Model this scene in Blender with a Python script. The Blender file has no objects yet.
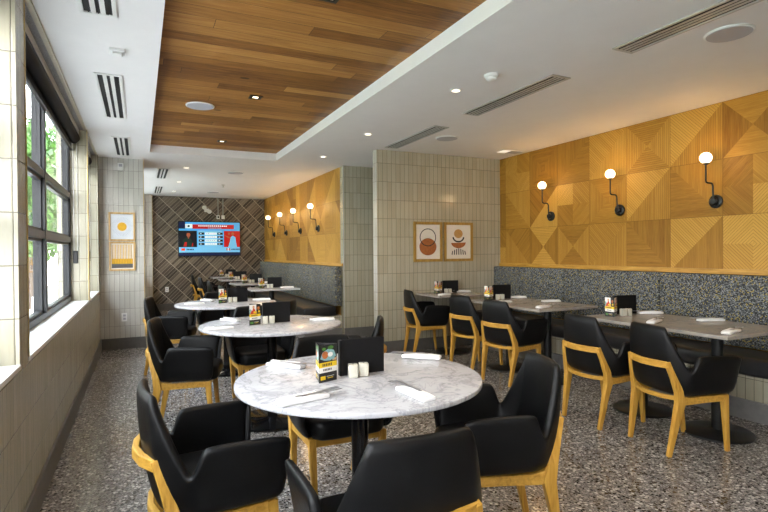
import bpy, bmesh, math, random
from mathutils import Vector, Matrix
R = math.radians
random.seed(7)
scn = bpy.context.scene
COL = scn.collection

# ------------------------------------------------------------------ dimensions
H = 2.594            # ceiling
LX = -0.483          # room face of the window wall
RX = 4.657           # wood clad wall of the dining nook
RX2 = 2.785           # wood clad wall of the far nook
Y1 = 7.917           # end wall with two prints
X1 = 0.06
YP = 5.994           # tiled partition
PX = 2.73
YC = 7.322           # tiled column wall behind the partition
Y2 = 12.78           # far back wall
YB = -3.2            # wall behind the viewer
BBH = 0.148
SILL = 0.812
ZW = 1.092           # lower edge of the wood cladding
CX1, CX2, CY2, CZ = 0.133, 1.765, 7.305, 2.695

# ------------------------------------------------------------------ node helpers
class NT:
    def __init__(self, name):
        self.m = bpy.data.materials.new(name); self.m.use_nodes = True
        self.t = self.m.node_tree; self.n = self.t.nodes; self.n.clear()
        self.out = self.n.new('ShaderNodeOutputMaterial')
    def new(self, typ, **kw):
        x = self.n.new(typ)
        for k, v in kw.items(): setattr(x, k, v)
        return x
    def put(self, sock, v):
        if v is None: return
        if isinstance(v, bpy.types.NodeSocket): self.t.links.new(v, sock)
        else: sock.default_value = v
    def math(self, op, a, b=None, c=None):
        x = self.new('ShaderNodeMath', operation=op)
        self.put(x.inputs[0], a); self.put(x.inputs[1], b); self.put(x.inputs[2], c)
        return x.outputs[0]
    def comb(self, x, y, z=0.0):
        c = self.new('ShaderNodeCombineXYZ')
        self.put(c.inputs[0], x); self.put(c.inputs[1], y); self.put(c.inputs[2], z)
        return c.outputs[0]
    def coords(self):
        tc = self.new('ShaderNodeTexCoord'); s = self.new('ShaderNodeSeparateXYZ')
        self.t.links.new(tc.outputs['Object'], s.inputs[0])
        return tc.outputs['Object'], s.outputs[0], s.outputs[1], s.outputs[2]
    def white(self, vec):
        w = self.new('ShaderNodeTexWhiteNoise', noise_dimensions='3D'); self.put(w.inputs['Vector'], vec)
        return w.outputs['Value'], w.outputs['Color']
    def noise(self, vec, scale=5, detail=3, rough=.55, dist=0.0):
        w = self.new('ShaderNodeTexNoise'); self.put(w.inputs['Vector'], vec)
        w.inputs['Scale'].default_value = scale; w.inputs['Detail'].default_value = detail
        w.inputs['Roughness'].default_value = rough; w.inputs['Distortion'].default_value = dist
        return w.outputs['Fac']
    def ramp(self, fac, stops, interp='LINEAR'):
        r = self.new('ShaderNodeValToRGB'); r.color_ramp.interpolation = interp
        e = r.color_ramp.elements
        while len(e) < len(stops): e.new(0.5)
        for el, (p, c) in zip(e, stops):
            el.position = p; el.color = tuple(c) + (1,) if len(c) == 3 else c
        self.put(r.inputs['Fac'], fac)
        return r.outputs['Color']
    def mix(self, fac, a, b, mode='MIX'):
        x = self.new('ShaderNodeMix', data_type='RGBA', blend_type=mode)
        self.put(x.inputs['Factor'], fac)
        for s, v in ((x.inputs[6], a), (x.inputs[7], b)):
            if isinstance(v, (tuple, list)) and len(v) == 3: v = tuple(v) + (1,)
            self.put(s, v)
        return x.outputs[2]
    def bump(self, h, strength=.3, dist=.01):
        b = self.new('ShaderNodeBump'); b.inputs['Strength'].default_value = strength
        b.inputs['Distance'].default_value = dist; self.put(b.inputs['Height'], h)
        return b.outputs['Normal']
    def pbr(self, col, rough=.5, metal=0.0, spec=.5, normal=None, emit=None, estr=0.0, coat=0.0):
        p = self.new('ShaderNodeBsdfPrincipled')
        if isinstance(col, (tuple, list)): col = tuple(col)[:3] + (1,)
        self.put(p.inputs['Base Color'], col); self.put(p.inputs['Roughness'], rough)
        self.put(p.inputs['Metallic'], metal); self.put(p.inputs['Specular IOR Level'], spec)
        if coat: self.put(p.inputs['Coat Weight'], coat); self.put(p.inputs['Coat Roughness'], .08)
        self.put(p.inputs['Normal'], normal)
        if emit is not None:
            self.put(p.inputs['Emission Color'], tuple(emit)[:3] + (1,)); self.put(p.inputs['Emission Strength'], estr)
        self.t.links.new(p.outputs[0], self.out.inputs[0])
        return self.m

def plain(name, col, rough=.5, metal=0.0, spec=.5, var=0.06, scale=30, bump=0.0, coat=0.0):
    t = NT(name); o, x, y, z = t.coords()
    n = t.noise(o, scale, 4)
    c = t.ramp(n, [(.3, [max(0, k*(1-var)) for k in col]), (.7, [min(1, k*(1+var)) for k in col])])
    nb = t.bump(n, bump, .003) if bump else None
    return t.pbr(c, rough, metal, spec, nb, coat=coat)

def emissive(name, col, s, rough=.4):
    return NT(name).pbr(tuple(col), rough, emit=col, estr=s)

def tile_mat(name, axis, tones, grout, w=.0625, h=.235, z0=2.424, rough=.16, bump=.35):
    """stacked vertical glazed tiles; axis = which horizontal object axis runs along the wall"""
    t = NT(name); o, x, y, z = t.coords()
    u = x if axis == 'x' else y
    if axis == 'z': u = x
    uu = t.math('DIVIDE', u, w)
    vv = t.math('DIVIDE', t.math('SUBTRACT', z if axis != 'z' else y, z0), h)
    iu, iv = t.math('FLOOR', uu), t.math('FLOOR', vv)
    fu, fv = t.math('FRACT', uu), t.math('FRACT', vv)
    rv, rc = t.white(t.comb(iu, iv, 3.0))
    def edge(f, size):
        d = t.math('MINIMUM', f, t.math('SUBTRACT', 1.0, f))
        return t.math('MULTIPLY', d, size)
    d = t.math('MINIMUM', edge(fu, w), edge(fv, h))
    tile = t.math('GREATER_THAN', d, .0019)
    soft = t.math('MINIMUM', t.math('DIVIDE', d, .006), 1.0)
    streak = t.noise(t.comb(t.math('MULTIPLY', u, 30.0), t.math('MULTIPLY', z, 3.0), rv), 1.6, 3)
    c = t.ramp(t.math('ADD', t.math('MULTIPLY', rv, .42), t.math('MULTIPLY', streak, .58)),
               [(.2, tones[0]), (.5, tones[1]), (.8, tones[2])])
    c = t.mix(tile, grout, c)
    wob = t.noise(o, 22, 2)
    hgt = t.math('ADD', soft, t.math('MULTIPLY', wob, .8))
    hgt = t.math('ADD', hgt, t.math('MULTIPLY', rv, .25))
    return t.pbr(c, t.math('ADD', t.math('MULTIPLY', streak, .12), rough), 0, .5, t.bump(hgt, bump, .004))

def wood(name, dark, mid, light, axis=0, scale=1.0, rough=.42):
    t = NT(name); o, x, y, z = t.coords()
    s = [14.0, 14.0, 14.0]; s[axis] = 1.4
    v = t.comb(t.math('MULTIPLY', x, s[0]*scale), t.math('MULTIPLY', y, s[1]*scale), t.math('MULTIPLY', z, s[2]*scale))
    n = t.noise(v, 2.2, 5, .6, .6)
    c = t.ramp(n, [(.28, dark), (.5, mid), (.75, light)])
    return t.pbr(c, rough, 0, .4, t.bump(n, .08, .002))

def mat_planks():
    t = NT('ceiling planks'); o, x, y, z = t.coords()
    w = .135
    vv = t.math('DIVIDE', y, w); iv = t.math('FLOOR', vv); fv = t.math('FRACT', vv)
    r0, _ = t.white(t.comb(iv, 1.0, 9.0))
    uu = t.math('ADD', t.math('DIVIDE', x, 1.7), t.math('MULTIPLY', r0, 7.0))
    iu = t.math('FLOOR', uu); fu = t.math('FRACT', uu)
    r1, _ = t.white(t.comb(iv, iu, 2.0))
    g = t.noise(t.comb(t.math('MULTIPLY', x, 2.2), t.math('MULTIPLY', y, 34.0), t.math('MULTIPLY', r1, 40.0)), 1.5, 6, .65, .8)
    k = t.math('ADD', t.math('MULTIPLY', r1, .34), t.math('MULTIPLY', g, .72))
    c = t.ramp(k, [(.22, (.085, .030, .006)), (.42, (.22, .088, .017)), (.62, (.36, .165, .038)), (.85, (.50, .27, .08))])
    kn = t.new('ShaderNodeTexVoronoi'); kn.inputs['Scale'].default_value = 2.6
    t.put(kn.inputs['Vector'], t.comb(t.math('MULTIPLY', x, .55), y, r1))
    knot = t.math('LESS_THAN', kn.outputs['Distance'], .055)
    kr, _ = t.white(t.comb(iu, iv, 5.0))
    knot = t.math('MULTIPLY', knot, t.math('GREATER_THAN', kr, .35))
    c = t.mix(t.math('MULTIPLY', knot, .8), c, (.035, .014, .006))
    d = t.math('MINIMUM', t.math('MULTIPLY', t.math('MINIMUM', fv, t.math('SUBTRACT', 1.0, fv)), w),
               t.math('MULTIPLY', t.math('MINIMUM', fu, t.math('SUBTRACT', 1.0, fu)), 1.7))
    gap = t.math('LESS_THAN', d, .0016)
    c = t.mix(gap, c, (.03, .014, .006))
    return t.pbr(c, .5, 0, .3, t.bump(g, .1, .002))

def mat_parquet(name, off):
    """wood cladding: square panels cut into triangles of slats that change direction"""
    t = NT(name); o, x, y, z = t.coords()
    S = .50
    u = t.math('DIVIDE', t.math('ADD', y, off), S); v = t.math('DIVIDE', t.math('SUBTRACT', z, ZW), S)
    iu, iv = t.math('FLOOR', u), t.math('FLOOR', v)
    fu = t.math('SUBTRACT', t.math('FRACT', u), .5); fv = t.math('SUBTRACT', t.math('FRACT', v), .5)
    r, _ = t.white(t.comb(iu, iv, 11.0)); r2, _ = t.white(t.comb(iu, iv, 23.0))
    flip = t.math('SUBTRACT', t.math('MULTIPLY', t.math('GREATER_THAN', r2, .5), 2.0), 1.0)
    fu2 = t.math('MULTIPLY', fu, flip)
    au, av = t.math('ABSOLUTE', fu2), t.math('ABSOLUTE', fv)
    sgn = t.math('GREATER_THAN', t.math('SUBTRACT', fu2, fv), 0.0)     # which half of the diagonal
    # kind A nested squares, B two triangles (one slatted upright, one diagonal), C diamonds, D chevron
    cA = t.math('MAXIMUM', au, av); regA = t.math('GREATER_THAN', au, av)
    dg = t.math('MULTIPLY', t.math('ADD', fu2, fv), .7071)
    cB = t.math('ADD', t.math('MULTIPLY', sgn, fu2), t.math('MULTIPLY', t.math('SUBTRACT', 1.0, sgn), dg))
    cC = t.math('MULTIPLY', t.math('ADD', au, av), .7071)
    cD = t.math('ADD', t.math('MULTIPLY', sgn, fv), t.math('MULTIPLY', t.math('SUBTRACT', 1.0, sgn), fu2))
    regC = t.math('ADD', t.math('GREATER_THAN', fu2, 0.0), t.math('MULTIPLY', t.math('GREATER_THAN', fv, 0.0), 2.0))
    def pick(a, b, f): return t.math('ADD', t.math('MULTIPLY', a, t.math('SUBTRACT', 1.0, f)), t.math('MULTIPLY', b, f))
    f1 = t.math('GREATER_THAN', r, .28); f2 = t.math('GREATER_THAN', r, .52); f3 = t.math('GREATER_THAN', r, .74)
    c = pick(pick(pick(cA, cB, f1), cC, f2), cD, f3)
    reg = pick(pick(pick(regA, sgn, f1), regC, f2), sgn, f3)
    rr, _ = t.white(t.comb(t.math('ADD', iu, t.math('MULTIPLY', reg, .37)), iv, t.math('ADD', reg, 4.0)))
    sw = .042
    st = t.math('DIVIDE', c, sw); si = t.math('FLOOR', st); sf = t.math('FRACT', st)
    rs, _ = t.white(t.comb(si, t.math('ADD', iu, reg), iv))
    grain = t.noise(t.comb(t.math('MULTIPLY', c, 60.0), t.math('MULTIPLY', t.math('ADD', fu2, t.math('MULTIPLY', fv, .6)), 3.0), t.math('ADD', rr, rs)), 1.5, 5, .6, .4)
    k = t.math('ADD', t.math('ADD', t.math('MULTIPLY', rr, .50), t.math('MULTIPLY', rs, .10)), t.math('MULTIPLY', grain, .5))
    colr = t.ramp(k, [(.2, (.20, .086, .009)), (.5, (.40, .20, .027)), (.8, (.58, .325, .062))])
    groove_on = t.math('GREATER_THAN', rr, .45)
    d = t.math('MINIMUM', sf, t.math('SUBTRACT', 1.0, sf))
    gr = t.math('MULTIPLY', t.math('LESS_THAN', d, .09), t.math('ADD', t.math('MULTIPLY', groove_on, .6), .12))
    e = t.math('MINIMUM', t.math('SUBTRACT', .5, t.math('ABSOLUTE', fu)), t.math('SUBTRACT', .5, av))
    gr = t.math('MAXIMUM', gr, t.math('MULTIPLY', t.math('LESS_THAN', e, .006), .7))
    colr = t.mix(t.math('MULTIPLY', gr, .72), colr, (.10, .038, .005))
    hgt = t.math('SUBTRACT', t.math('MULTIPLY', rr, .4), gr)
    return t.pbr(colr, .5, 0, .25, t.bump(hgt, .3, .004))

def mat_herring():
    """dark plank tiles laid on the diagonal with pale joints between the rows"""
    t = NT('diagonal dark tiles'); o, x, y, z = t.coords()
    a = t.math('MULTIPLY', t.math('ADD', x, z), .7071); b = t.math('MULTIPLY', t.math('SUBTRACT', x, z), .7071)
    L, W = .30, .058
    ua = t.math('DIVIDE', a, L); ub = t.math('DIVIDE', b, W)
    ia, ib = t.math('FLOOR', ua), t.math('FLOOR', ub); fa, fb = t.math('FRACT', ua), t.math('FRACT', ub)
    r, _ = t.white(t.comb(ia, ib, 1.0))
    n = t.noise(t.comb(t.math('MULTIPLY', a, 3.0), t.math('MULTIPLY', b, 40.0), r), 1.5, 4)
    c = t.ramp(t.math('ADD', t.math('MULTIPLY', r, .75), t.math('MULTIPLY', n, .3)),
               [(.1, (.035, .026, .02)), (.45, (.085, .066, .05)), (.75, (.155, .125, .095)), (1.0, (.24, .20, .155))])
    da = t.math('MULTIPLY', t.math('MINIMUM', fa, t.math('SUBTRACT', 1.0, fa)), L)
    db = t.math('MULTIPLY', t.math('MINIMUM', fb, t.math('SUBTRACT', 1.0, fb)), W)
    c = t.mix(t.math('LESS_THAN', db, .0035), c, (.30, .26, .205))
    c = t.mix(t.math('LESS_THAN', da, .006), c, (.42, .37, .29))
    return t.pbr(c, .45, 0, .4)

def mat_terrazzo():
    t = NT('terrazzo'); o, x, y, z = t.coords()
    wob = t.new('ShaderNodeVectorMath', operation='ADD')
    nz = t.new('ShaderNodeTexNoise'); nz.inputs['Scale'].default_value = 60; t.put(nz.inputs['Vector'], o)
    sc = t.new('ShaderNodeVectorMath', operation='SCALE'); t.put(sc.inputs[0], nz.outputs['Color']); sc.inputs['Scale'].default_value = .012
    t.put(wob.inputs[0], o); t.put(wob.inputs[1], sc.outputs[0])
    def chips(scale, seed):
        v = t.new('ShaderNodeTexVoronoi'); v.inputs['Scale'].default_value = scale
        t.put(v.inputs['Vector'], wob.outputs[0])
        s = t.new('ShaderNodeSeparateXYZ'); t.put(s.inputs[0], v.outputs['Color'])
        return v.outputs['Distance'], s.outputs[0], s.outputs[1]
    d1, a1, b1 = chips(54, 0); d2, a2, b2 = chips(140, 1)
    base = t.ramp(a2, [(0, (.12, .112, .108)), (.4, (.205, .192, .186)), (.75, (.31, .295, .288)), (.93, (.045, .04, .037))], 'CONSTANT')
    big = t.ramp(a1, [(0, (.012, .011, .010)), (.34, (.08, .07, .06)), (.46, (.42, .395, .37)), (.7, (.25, .225, .205)), (.85, (.52, .50, .475))], 'CONSTANT')
    ischip = t.math('MULTIPLY', t.math('LESS_THAN', d1, .46), t.math('GREATER_THAN', b1, .34))
    c = t.mix(ischip, base, big)
    return t.pbr(c, .15, 0, .5)

def mat_marble(name, tint=(1, 1, 1)):
    t = NT(name); o, x, y, z = t.coords()
    oi = t.new('ShaderNodeObjectInfo')
    ofs = t.new('ShaderNodeVectorMath', operation='ADD')
    t.put(ofs.inputs[0], o); t.put(ofs.inputs[1], t.comb(t.math('MULTIPLY', oi.outputs['Random'], 30.0), 0.0, 0.0))
    p = ofs.outputs[0]
    n1 = t.noise(p, 3.2, 7, .6, 1.6)
    vein = t.math('ABSOLUTE', t.math('SUBTRACT', n1, .5))
    v1 = t.math('SUBTRACT', 1.0, t.math('MINIMUM', t.math('DIVIDE', vein, .035), 1.0))
    n2 = t.noise(p, 7.0, 6, .62, 1.2)
    v2 = t.math('SUBTRACT', 1.0, t.math('MINIMUM', t.math('DIVIDE', t.math('ABSOLUTE', t.math('SUBTRACT', n2, .48)), .03), 1.0))
    cloud = t.noise(p, 4.5, 4)
    amt = t.math('ADD', t.math('MULTIPLY', v1, .5), t.math('MULTIPLY', t.math('MULTIPLY', v2, cloud), .7))
    b = t.ramp(cloud, [(.3, [.43*k for k in tint]), (.7, [.52*k for k in tint])])
    c = t.mix(amt, b, (.20, .20, .22))
    return t.pbr(c, .2, 0, .25)

def mat_fabric():
    t = NT('flecked upholstery'); o, x, y, z = t.coords()
    p = t.comb(t.math('ADD', y, t.math('MULTIPLY', x, 1.0)), z, 0.0)
    def cells(scale, ox):
        v = t.new('ShaderNodeTexVoronoi', distance='CHEBYCHEV', voronoi_dimensions='2D'); v.inputs['Scale'].default_value = scale
        t.put(v.inputs['Vector'], t.comb(t.math('ADD', t.math('ADD', y, x), ox), z, 0.0))
        s = t.new('ShaderNodeSeparateXYZ'); t.put(s.inputs[0], v.outputs['Color'])
        return s.outputs[0], v.outputs['Distance']
    a, d = cells(108, 0.0)
    c = t.ramp(a, [(0, (.045, .048, .048)), (.24, (.155, .165, .168)), (.55, (.085, .09, .092)), (.68, (.24, .25, .25)), (.85, (.36, .29, .085)), (.95, (.05, .052, .054))], 'CONSTANT')
    c = t.mix(t.math('GREATER_THAN', d, .50), c, (.03, .032, .035))
    return t.pbr(c, .85, 0, .2)

def mat_glass():
    t = NT('window glass')
    tr = t.new('ShaderNodeBsdfTransparent'); tr.inputs[0].default_value = (.95, .96, .96, 1)
    gl = t.new('ShaderNodeBsdfGlossy'); gl.inputs['Roughness'].default_value = .01
    f = t.new('ShaderNodeFresnel'); t.put(f.inputs['IOR'], t.math('SUBTRACT', 1.5, t.math('MULTIPLY', t.new('ShaderNodeNewGeometry').outputs['Backfacing'], .499)))
    mx = t.new('ShaderNodeMixShader'); t.put(mx.inputs[0], f.outputs[0])
    t.t.links.new(tr.outputs[0], mx.inputs[1]); t.t.links.new(gl.outputs[0], mx.inputs[2])
    t.t.links.new(mx.outputs[0], t.out.inputs[0])
    return t.m

def mat_leaf():
    t = NT('leaves'); o, x, y, z = t.coords()
    n = t.noise(o, 9, 2)
    c = t.ramp(n, [(.3, (.035, .10, .015)), (.55, (.10, .26, .04)), (.75, (.26, .46, .10))])
    p = t.pbr(c, .5)
    return p

def mat_leather():
    t = NT('black leather'); o, x, y, z = t.coords()
    v = t.new('ShaderNodeTexVoronoi'); v.inputs['Scale'].default_value = 420; t.put(v.inputs['Vector'], o)
    n = t.noise(o, 14, 3)
    c = t.ramp(n, [(.3, (.0028, .0029, .0033)), (.7, (.005, .0052, .0057))])
    h = t.math('ADD', v.outputs['Distance'], t.math('MULTIPLY', n, 1.5))
    return t.pbr(c, t.math('ADD', .33, t.math('MULTIPLY', n, .14)), 0, .22, t.bump(h, .10, .002))

TONES = [(.36, .33, .24), (.395, .365, .275), (.435, .405, .315)]
GROUT = (.12, .105, .075)
M = dict(
    tile_x=tile_mat('glazed tiles facing the room depth', 'x', TONES, GROUT),
    tile_lit_x=tile_mat('window-lit glazed tiles facing the room depth', 'x', [(.50, .485, .44), (.55, .535, .49), (.60, .585, .54)], (.26, .24, .21)),  # same glaze as the other tiles, lightened to carry the window light
    tile_lit_y=tile_mat('window-lit glazed tiles facing across the room', 'y', [(.42, .40, .35), (.46, .44, .39), (.51, .49, .44)], (.2, .18, .15)),  # lightened likewise: window light mixed into the tones
    tile_y=tile_mat('glazed tiles facing across the room', 'y', TONES, GROUT),
    sill=plain('white sill', (.80, .80, .78), .25, var=.02),
    white=plain('white ceiling paint', (.81, .795, .79), .75, var=.015, scale=6),
    offwhite=plain('white plastic', (.78, .78, .76), .4, var=.02),
    speaker=plain('white speaker mesh', (.43, .43, .47), .6, var=.05, scale=300),
    grey_base=plain('grey baseboard', (.11, .105, .10), .45, var=.1, scale=20),
    bench_base=plain('grey bench plinth', (.17, .165, .16), .5, var=.1, scale=20),
    planks=mat_planks(),
    parquet=mat_parquet('parquet cladding', .13), parquet_far=mat_parquet('parquet cladding of far nook', .31),
    herring=mat_herring(), terrazzo=mat_terrazzo(),
    marble=mat_marble('white marble', (.98, .98, 1.03)), marble_reflect=mat_marble('marble with wood reflection', (.66, .60, .52)),  # second marble browned to carry the wood wall's reflection
    fabric=mat_fabric(), leather=mat_leather(), glass=mat_glass(), leaf=mat_leaf(),
    seat_black=plain('black seat vinyl', (.016, .016, .018), .38, var=.15, bump=.05),
    oak=wood('golden oak', (.33, .16, .02), (.50, .268, .04), (.64, .37, .072), axis=2, scale=1.6),
    oak_x=wood('golden oak rails', (.33, .16, .02), (.50, .268, .04), (.64, .37, .072), axis=1, scale=1.6),
    lightwood=wood('pale frame wood', (.44, .27, .10), (.58, .38, .16), (.70, .48, .23), axis=2),
    goldframe=wood('gold frame wood', (.25, .14, .025), (.36, .215, .045), (.45, .28, .065), axis=2),
    black_metal=plain('black powder coat', (.012, .012, .013), .35, .3, var=.1),
    black_gloss=plain('glossy black steel', (.010, .010, .011), .12, .4, var=.1),
    frame_grey=plain('window frame grey', (.016, .017, .019), .4, .2, var=.05),
    frame_edge=plain('window frame edge', (.10, .10, .105), .4, .3, var=.05),
    blind=plain('black blind fabric', (.004, .0045, .006), .6, spec=.15, var=.1),
    cassette=plain('grey blind cassette', (.60, .59, .56), .45, 0, var=.05),
    brass=plain('brass edge trim', (.50, .36, .14), .35, .7, var=.05),
    alu=plain('vent aluminium', (.50, .50, .48), .45, .5, var=.05),
    slot=plain('vent dark slot', (.010, .010, .011), .7, var=.05),
    steel=plain('cutlery steel', (.30, .30, .32), .3, .7, var=.04),
    napkin=plain('white napkin paper', (.80, .80, .80), .85, var=.03, scale=80, bump=.1),
    menu=plain('black menu cover', (.006, .006, .0068), .5, spec=.2, var=.15, bump=.05),
    ceramic=plain('ivory ceramic', (.52, .50, .42), .3, var=.03),
    card_black=plain('card black', (.010, .010, .011), .4), card_yellow=plain('card yellow', (.75, .52, .015), .45, var=.02),
    card_white=plain('card white', (.78, .78, .76), .45, var=.02), card_red=plain('card red', (.55, .055, .025), .45),
    card_teal=plain('card pale blue', (.22, .40, .42), .45, var=.2), card_green=plain('card green', (.07, .20, .035), .45, var=.3),
    card_skin=plain('card peach', (.60, .33, .16), .45, var=.2), card_rust=plain('card rust', (.42, .12, .03), .45, var=.2),
    paper=plain('print paper', (.72, .66, .58), .7, var=.02), paper_cool=plain('cool print paper', (.62, .65, .70), .7, var=.03),
    ink=plain('print ink', (.018, .018, .02), .7), rust=plain('print rust', (.34, .11, .028), .7, var=.2, scale=60),
    sand=plain('print sand', (.50, .27, .085), .7, var=.15, scale=60), ochre=plain('print ochre', (.68, .37, .015), .7, var=.08),
    grey_line=plain('print grey', (.42, .45, .50), .7),
    opal=emissive('lit opal glass', (1.0, .82, .55), 3.2), dl=emissive('lit downlight', (1.0, .84, .62), 3.0),
    strip=emissive('glowing grille face', (1.0, .93, .82), .7),  # no lamp: emission paints the grille's bright face
    speckle=plain('speckled grey strip', (.34, .34, .35), .6, var=.45, scale=220), cream=plain('cream metal edge', (.55, .50, .40), .4, .2),
    pipe=plain('grey conduit', (.30, .31, .29), .5, .4),
    paving=plain('pale paving', (.50, .49, .47), .8, var=.08, scale=3), facade=plain('pale facade', (.55, .54, .52), .8, var=.05, scale=2),
    grass=plain('lawn', (.10, .19, .05), .9, var=.3, scale=8), bark=plain('bark', (.10, .07, .05), .9, var=.3, scale=12, bump=.5),
)

# ------------------------------------------------------------------ mesh builder
class MB:
    def __init__(s): s.v = []; s.f = []; s.m = []; s.mats = []
    def mi(s, mat):
        if mat not in s.mats: s.mats.append(mat)
        return s.mats.index(mat)
    def add(s, vs, fs, mat, T=None):
        b = len(s.v)
        for p in vs:
            p = Vector(p); s.v.append(tuple(T @ p) if T else tuple(p))
        k = s.mi(mat)
        for f in fs: s.f.append([b+i for i in f]); s.m.append(k)
        return s
    def box(s, x0, x1, y0, y1, z0, z1, mat, T=None, mx=None, mz=None):
        """mx: material of faces looking along +-x, mz: of the top and bottom"""
        vs = [(x, y, z) for x in (x0, x1) for y in (y0, y1) for z in (z0, z1)]
        F = [(0, 1, 3, 2), (4, 6, 7, 5)], [(0, 4, 5, 1), (2, 3, 7, 6)], [(0, 2, 6, 4), (1, 5, 7, 3)]
        b = len(s.v)
        for p in vs: s.v.append(tuple(T @ Vector(p)) if T else p)
        for fs, mm in zip(F, (mx or mat, mat, mz or mat)):
            for f in fs: s.f.append([b+i for i in f]); s.m.append(s.mi(mm))
        return s
    def lathe(s, prof, mat, n=24, T=None, cap=True):
        vs = []; fs = []
        for r, z in prof:
            for i in range(n):
                a = 2*math.pi*i/n; vs.append((r*math.cos(a), r*math.sin(a), z))
        for j in range(len(prof)-1):
            for i in range(n):
                k = (i+1) % n; fs.append((j*n+i, j*n+k, (j+1)*n+k, (j+1)*n+i))
        if cap:
            fs.append(tuple(range(n-1, -1, -1))); fs.append(tuple((len(prof)-1)*n+i for i in range(n)))
        return s.add(vs, fs, mat, T)
    def sweep(s, path, ws, hs, mat, T=None, up=(0, 0, 1), n=0):
        """section swept along a polyline: rectangle ws x hs, or n-gon of diameter ws"""
        P = [Vector(p) for p in path]; N = len(P)
        if not isinstance(ws, (list, tuple)): ws = [ws]*N
        if not isinstance(hs, (list, tuple)): hs = [hs]*N
        vs = []; fs = []
        for i, p in enumerate(P):
            d = (P[min(i+1, N-1)] - P[max(i-1, 0)]).normalized()
            side = d.cross(Vector(up))
            if side.length < 1e-4: side = d.cross(Vector((0, 1, 0)))
            side.normalize(); u2 = side.cross(d).normalized()
            if n:
                ring = [p + side*(ws[i]/2*math.cos(2*math.pi*k/n)) + u2*(ws[i]/2*math.sin(2*math.pi*k/n)) for k in range(n)]
            else:
                ring = [p + side*(ws[i]/2*a) + u2*(hs[i]/2*b) for a, b in ((-1, -1), (1, -1), (1, 1), (-1, 1))]
            vs += ring
        k = n or 4
        for i in range(N-1):
            for j in range(k):
                q = (j+1) % k; fs.append((i*k+j, i*k+q, (i+1)*k+q, (i+1)*k+j))
        fs.append(tuple(range(k-1, -1, -1))); fs.append(tuple((N-1)*k+j for j in range(k)))
        return s.add([tuple(v) for v in vs], fs, mat, T)
    def prism(s, pts, z0, z1, mat, T=None):
        n = len(pts)
        vs = [(p[0], p[1], z0) for p in pts] + [(p[0], p[1], z1) for p in pts]
        fs = [tuple(range(n-1, -1, -1)), tuple(range(n, 2*n))] + [(i, (i+1) % n, n+(i+1) % n, n+i) for i in range(n)]
        return s.add(vs, fs, mat, T)
    def poly(s, pts, mat, T=None):
        return s.add(pts, [tuple(range(len(pts)))], mat, T)
    def build(s, name, parent=None, smooth=False, bevel=0, seg=2, subsurf=0, solid=0, sharp=40):
        me = bpy.data.meshes.new(name)
        me.from_pydata(s.v, [], s.f)
        for m in s.mats: me.materials.append(M[m])
        for p, k in zip(me.polygons, s.m): p.material_index = k
        bm = bmesh.new(); bm.from_mesh(me)
        if solid != -1: bmesh.ops.recalc_face_normals(bm, faces=bm.faces)
        bm.to_mesh(me); bm.free()
        o = bpy.data.objects.new(name, me); COL.objects.link(o)
        mods = False
        if solid and solid != -1:
            md = o.modifiers.new('solid', 'SOLIDIFY'); md.thickness = solid; md.offset = 0; mods = True
        if bevel:
            md = o.modifiers.new('bevel', 'BEVEL'); md.width = bevel; md.segments = seg; md.limit_method = 'ANGLE'; md.angle_limit = R(35); mods = True
        if subsurf:
            md = o.modifiers.new('sub', 'SUBSURF'); md.levels = subsurf; md.render_levels = subsurf; mods = True
        if mods:
            dg = bpy.context.evaluated_depsgraph_get()
            me2 = bpy.data.meshes.new_from_object(o.evaluated_get(dg)); o.modifiers.clear(); o.data = me2; me = me2
        if smooth:
            for p in me.polygons: p.use_smooth = True
            try: me.set_sharp_from_angle(angle=R(sharp))
            except Exception: pass
        if parent: o.parent = parent
        return o

def tag(o, label, cat, group=None, kind=None):
    o['label'] = label; o['category'] = cat
    if group: o['group'] = group
    if kind: o['kind'] = kind
    return o
def thing(name, label, cat, loc=(0, 0, 0), rz=0.0, group=None):
    o = bpy.data.objects.new(name, None); COL.objects.link(o)
    o.empty_display_size = .05
    o.location = loc; o.rotation_euler = (0, 0, rz)
    return tag(o, label, cat, group)
def struct(o, label, cat='structure'):
    o['kind'] = 'structure'; o['label'] = label; o['category'] = cat
    return o
def dup(root, label, loc, rz=0.0, group=None):
    r = root.copy(); COL.objects.link(r); r.location = loc; r.rotation_euler = (0, 0, rz); r['label'] = label
    if group: r['group'] = group
    for ch in list(root.children):
        c = ch.copy(); COL.objects.link(c); c.parent = r
        for g in list(ch.children):
            d = g.copy(); COL.objects.link(d); d.parent = c
    return r

# ================================================================== SETTING
struct(MB().box(-.75, RX+.3, YB-.2, Y2+.3, -.12, 0, 'terrazzo').build('floor'), 'grey speckled terrazzo floor of the dining room', 'floor')

b = MB()
b.box(-.75, CX1, YB-.2, Y2+.3, H, H+.25, 'white')
b.box(CX2, RX+.3, YB-.2, Y2+.3, H, H+.25, 'white')
b.box(CX1, CX2, CY2, Y2+.3, H, H+.25, 'white')
b.box(CX1, CX2, YB-.2, -2.2, H, H+.25, 'white')
struct(b.build('ceiling'), 'white painted ceiling with a long rectangular recess', 'ceiling')
struct(MB().box(CX1, CX2, -2.2, CY2, CZ, CZ+.1, 'planks').build('ceiling_plank_panel'), 'brown wooden plank panel in the ceiling recess', 'ceiling panel')

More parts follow.
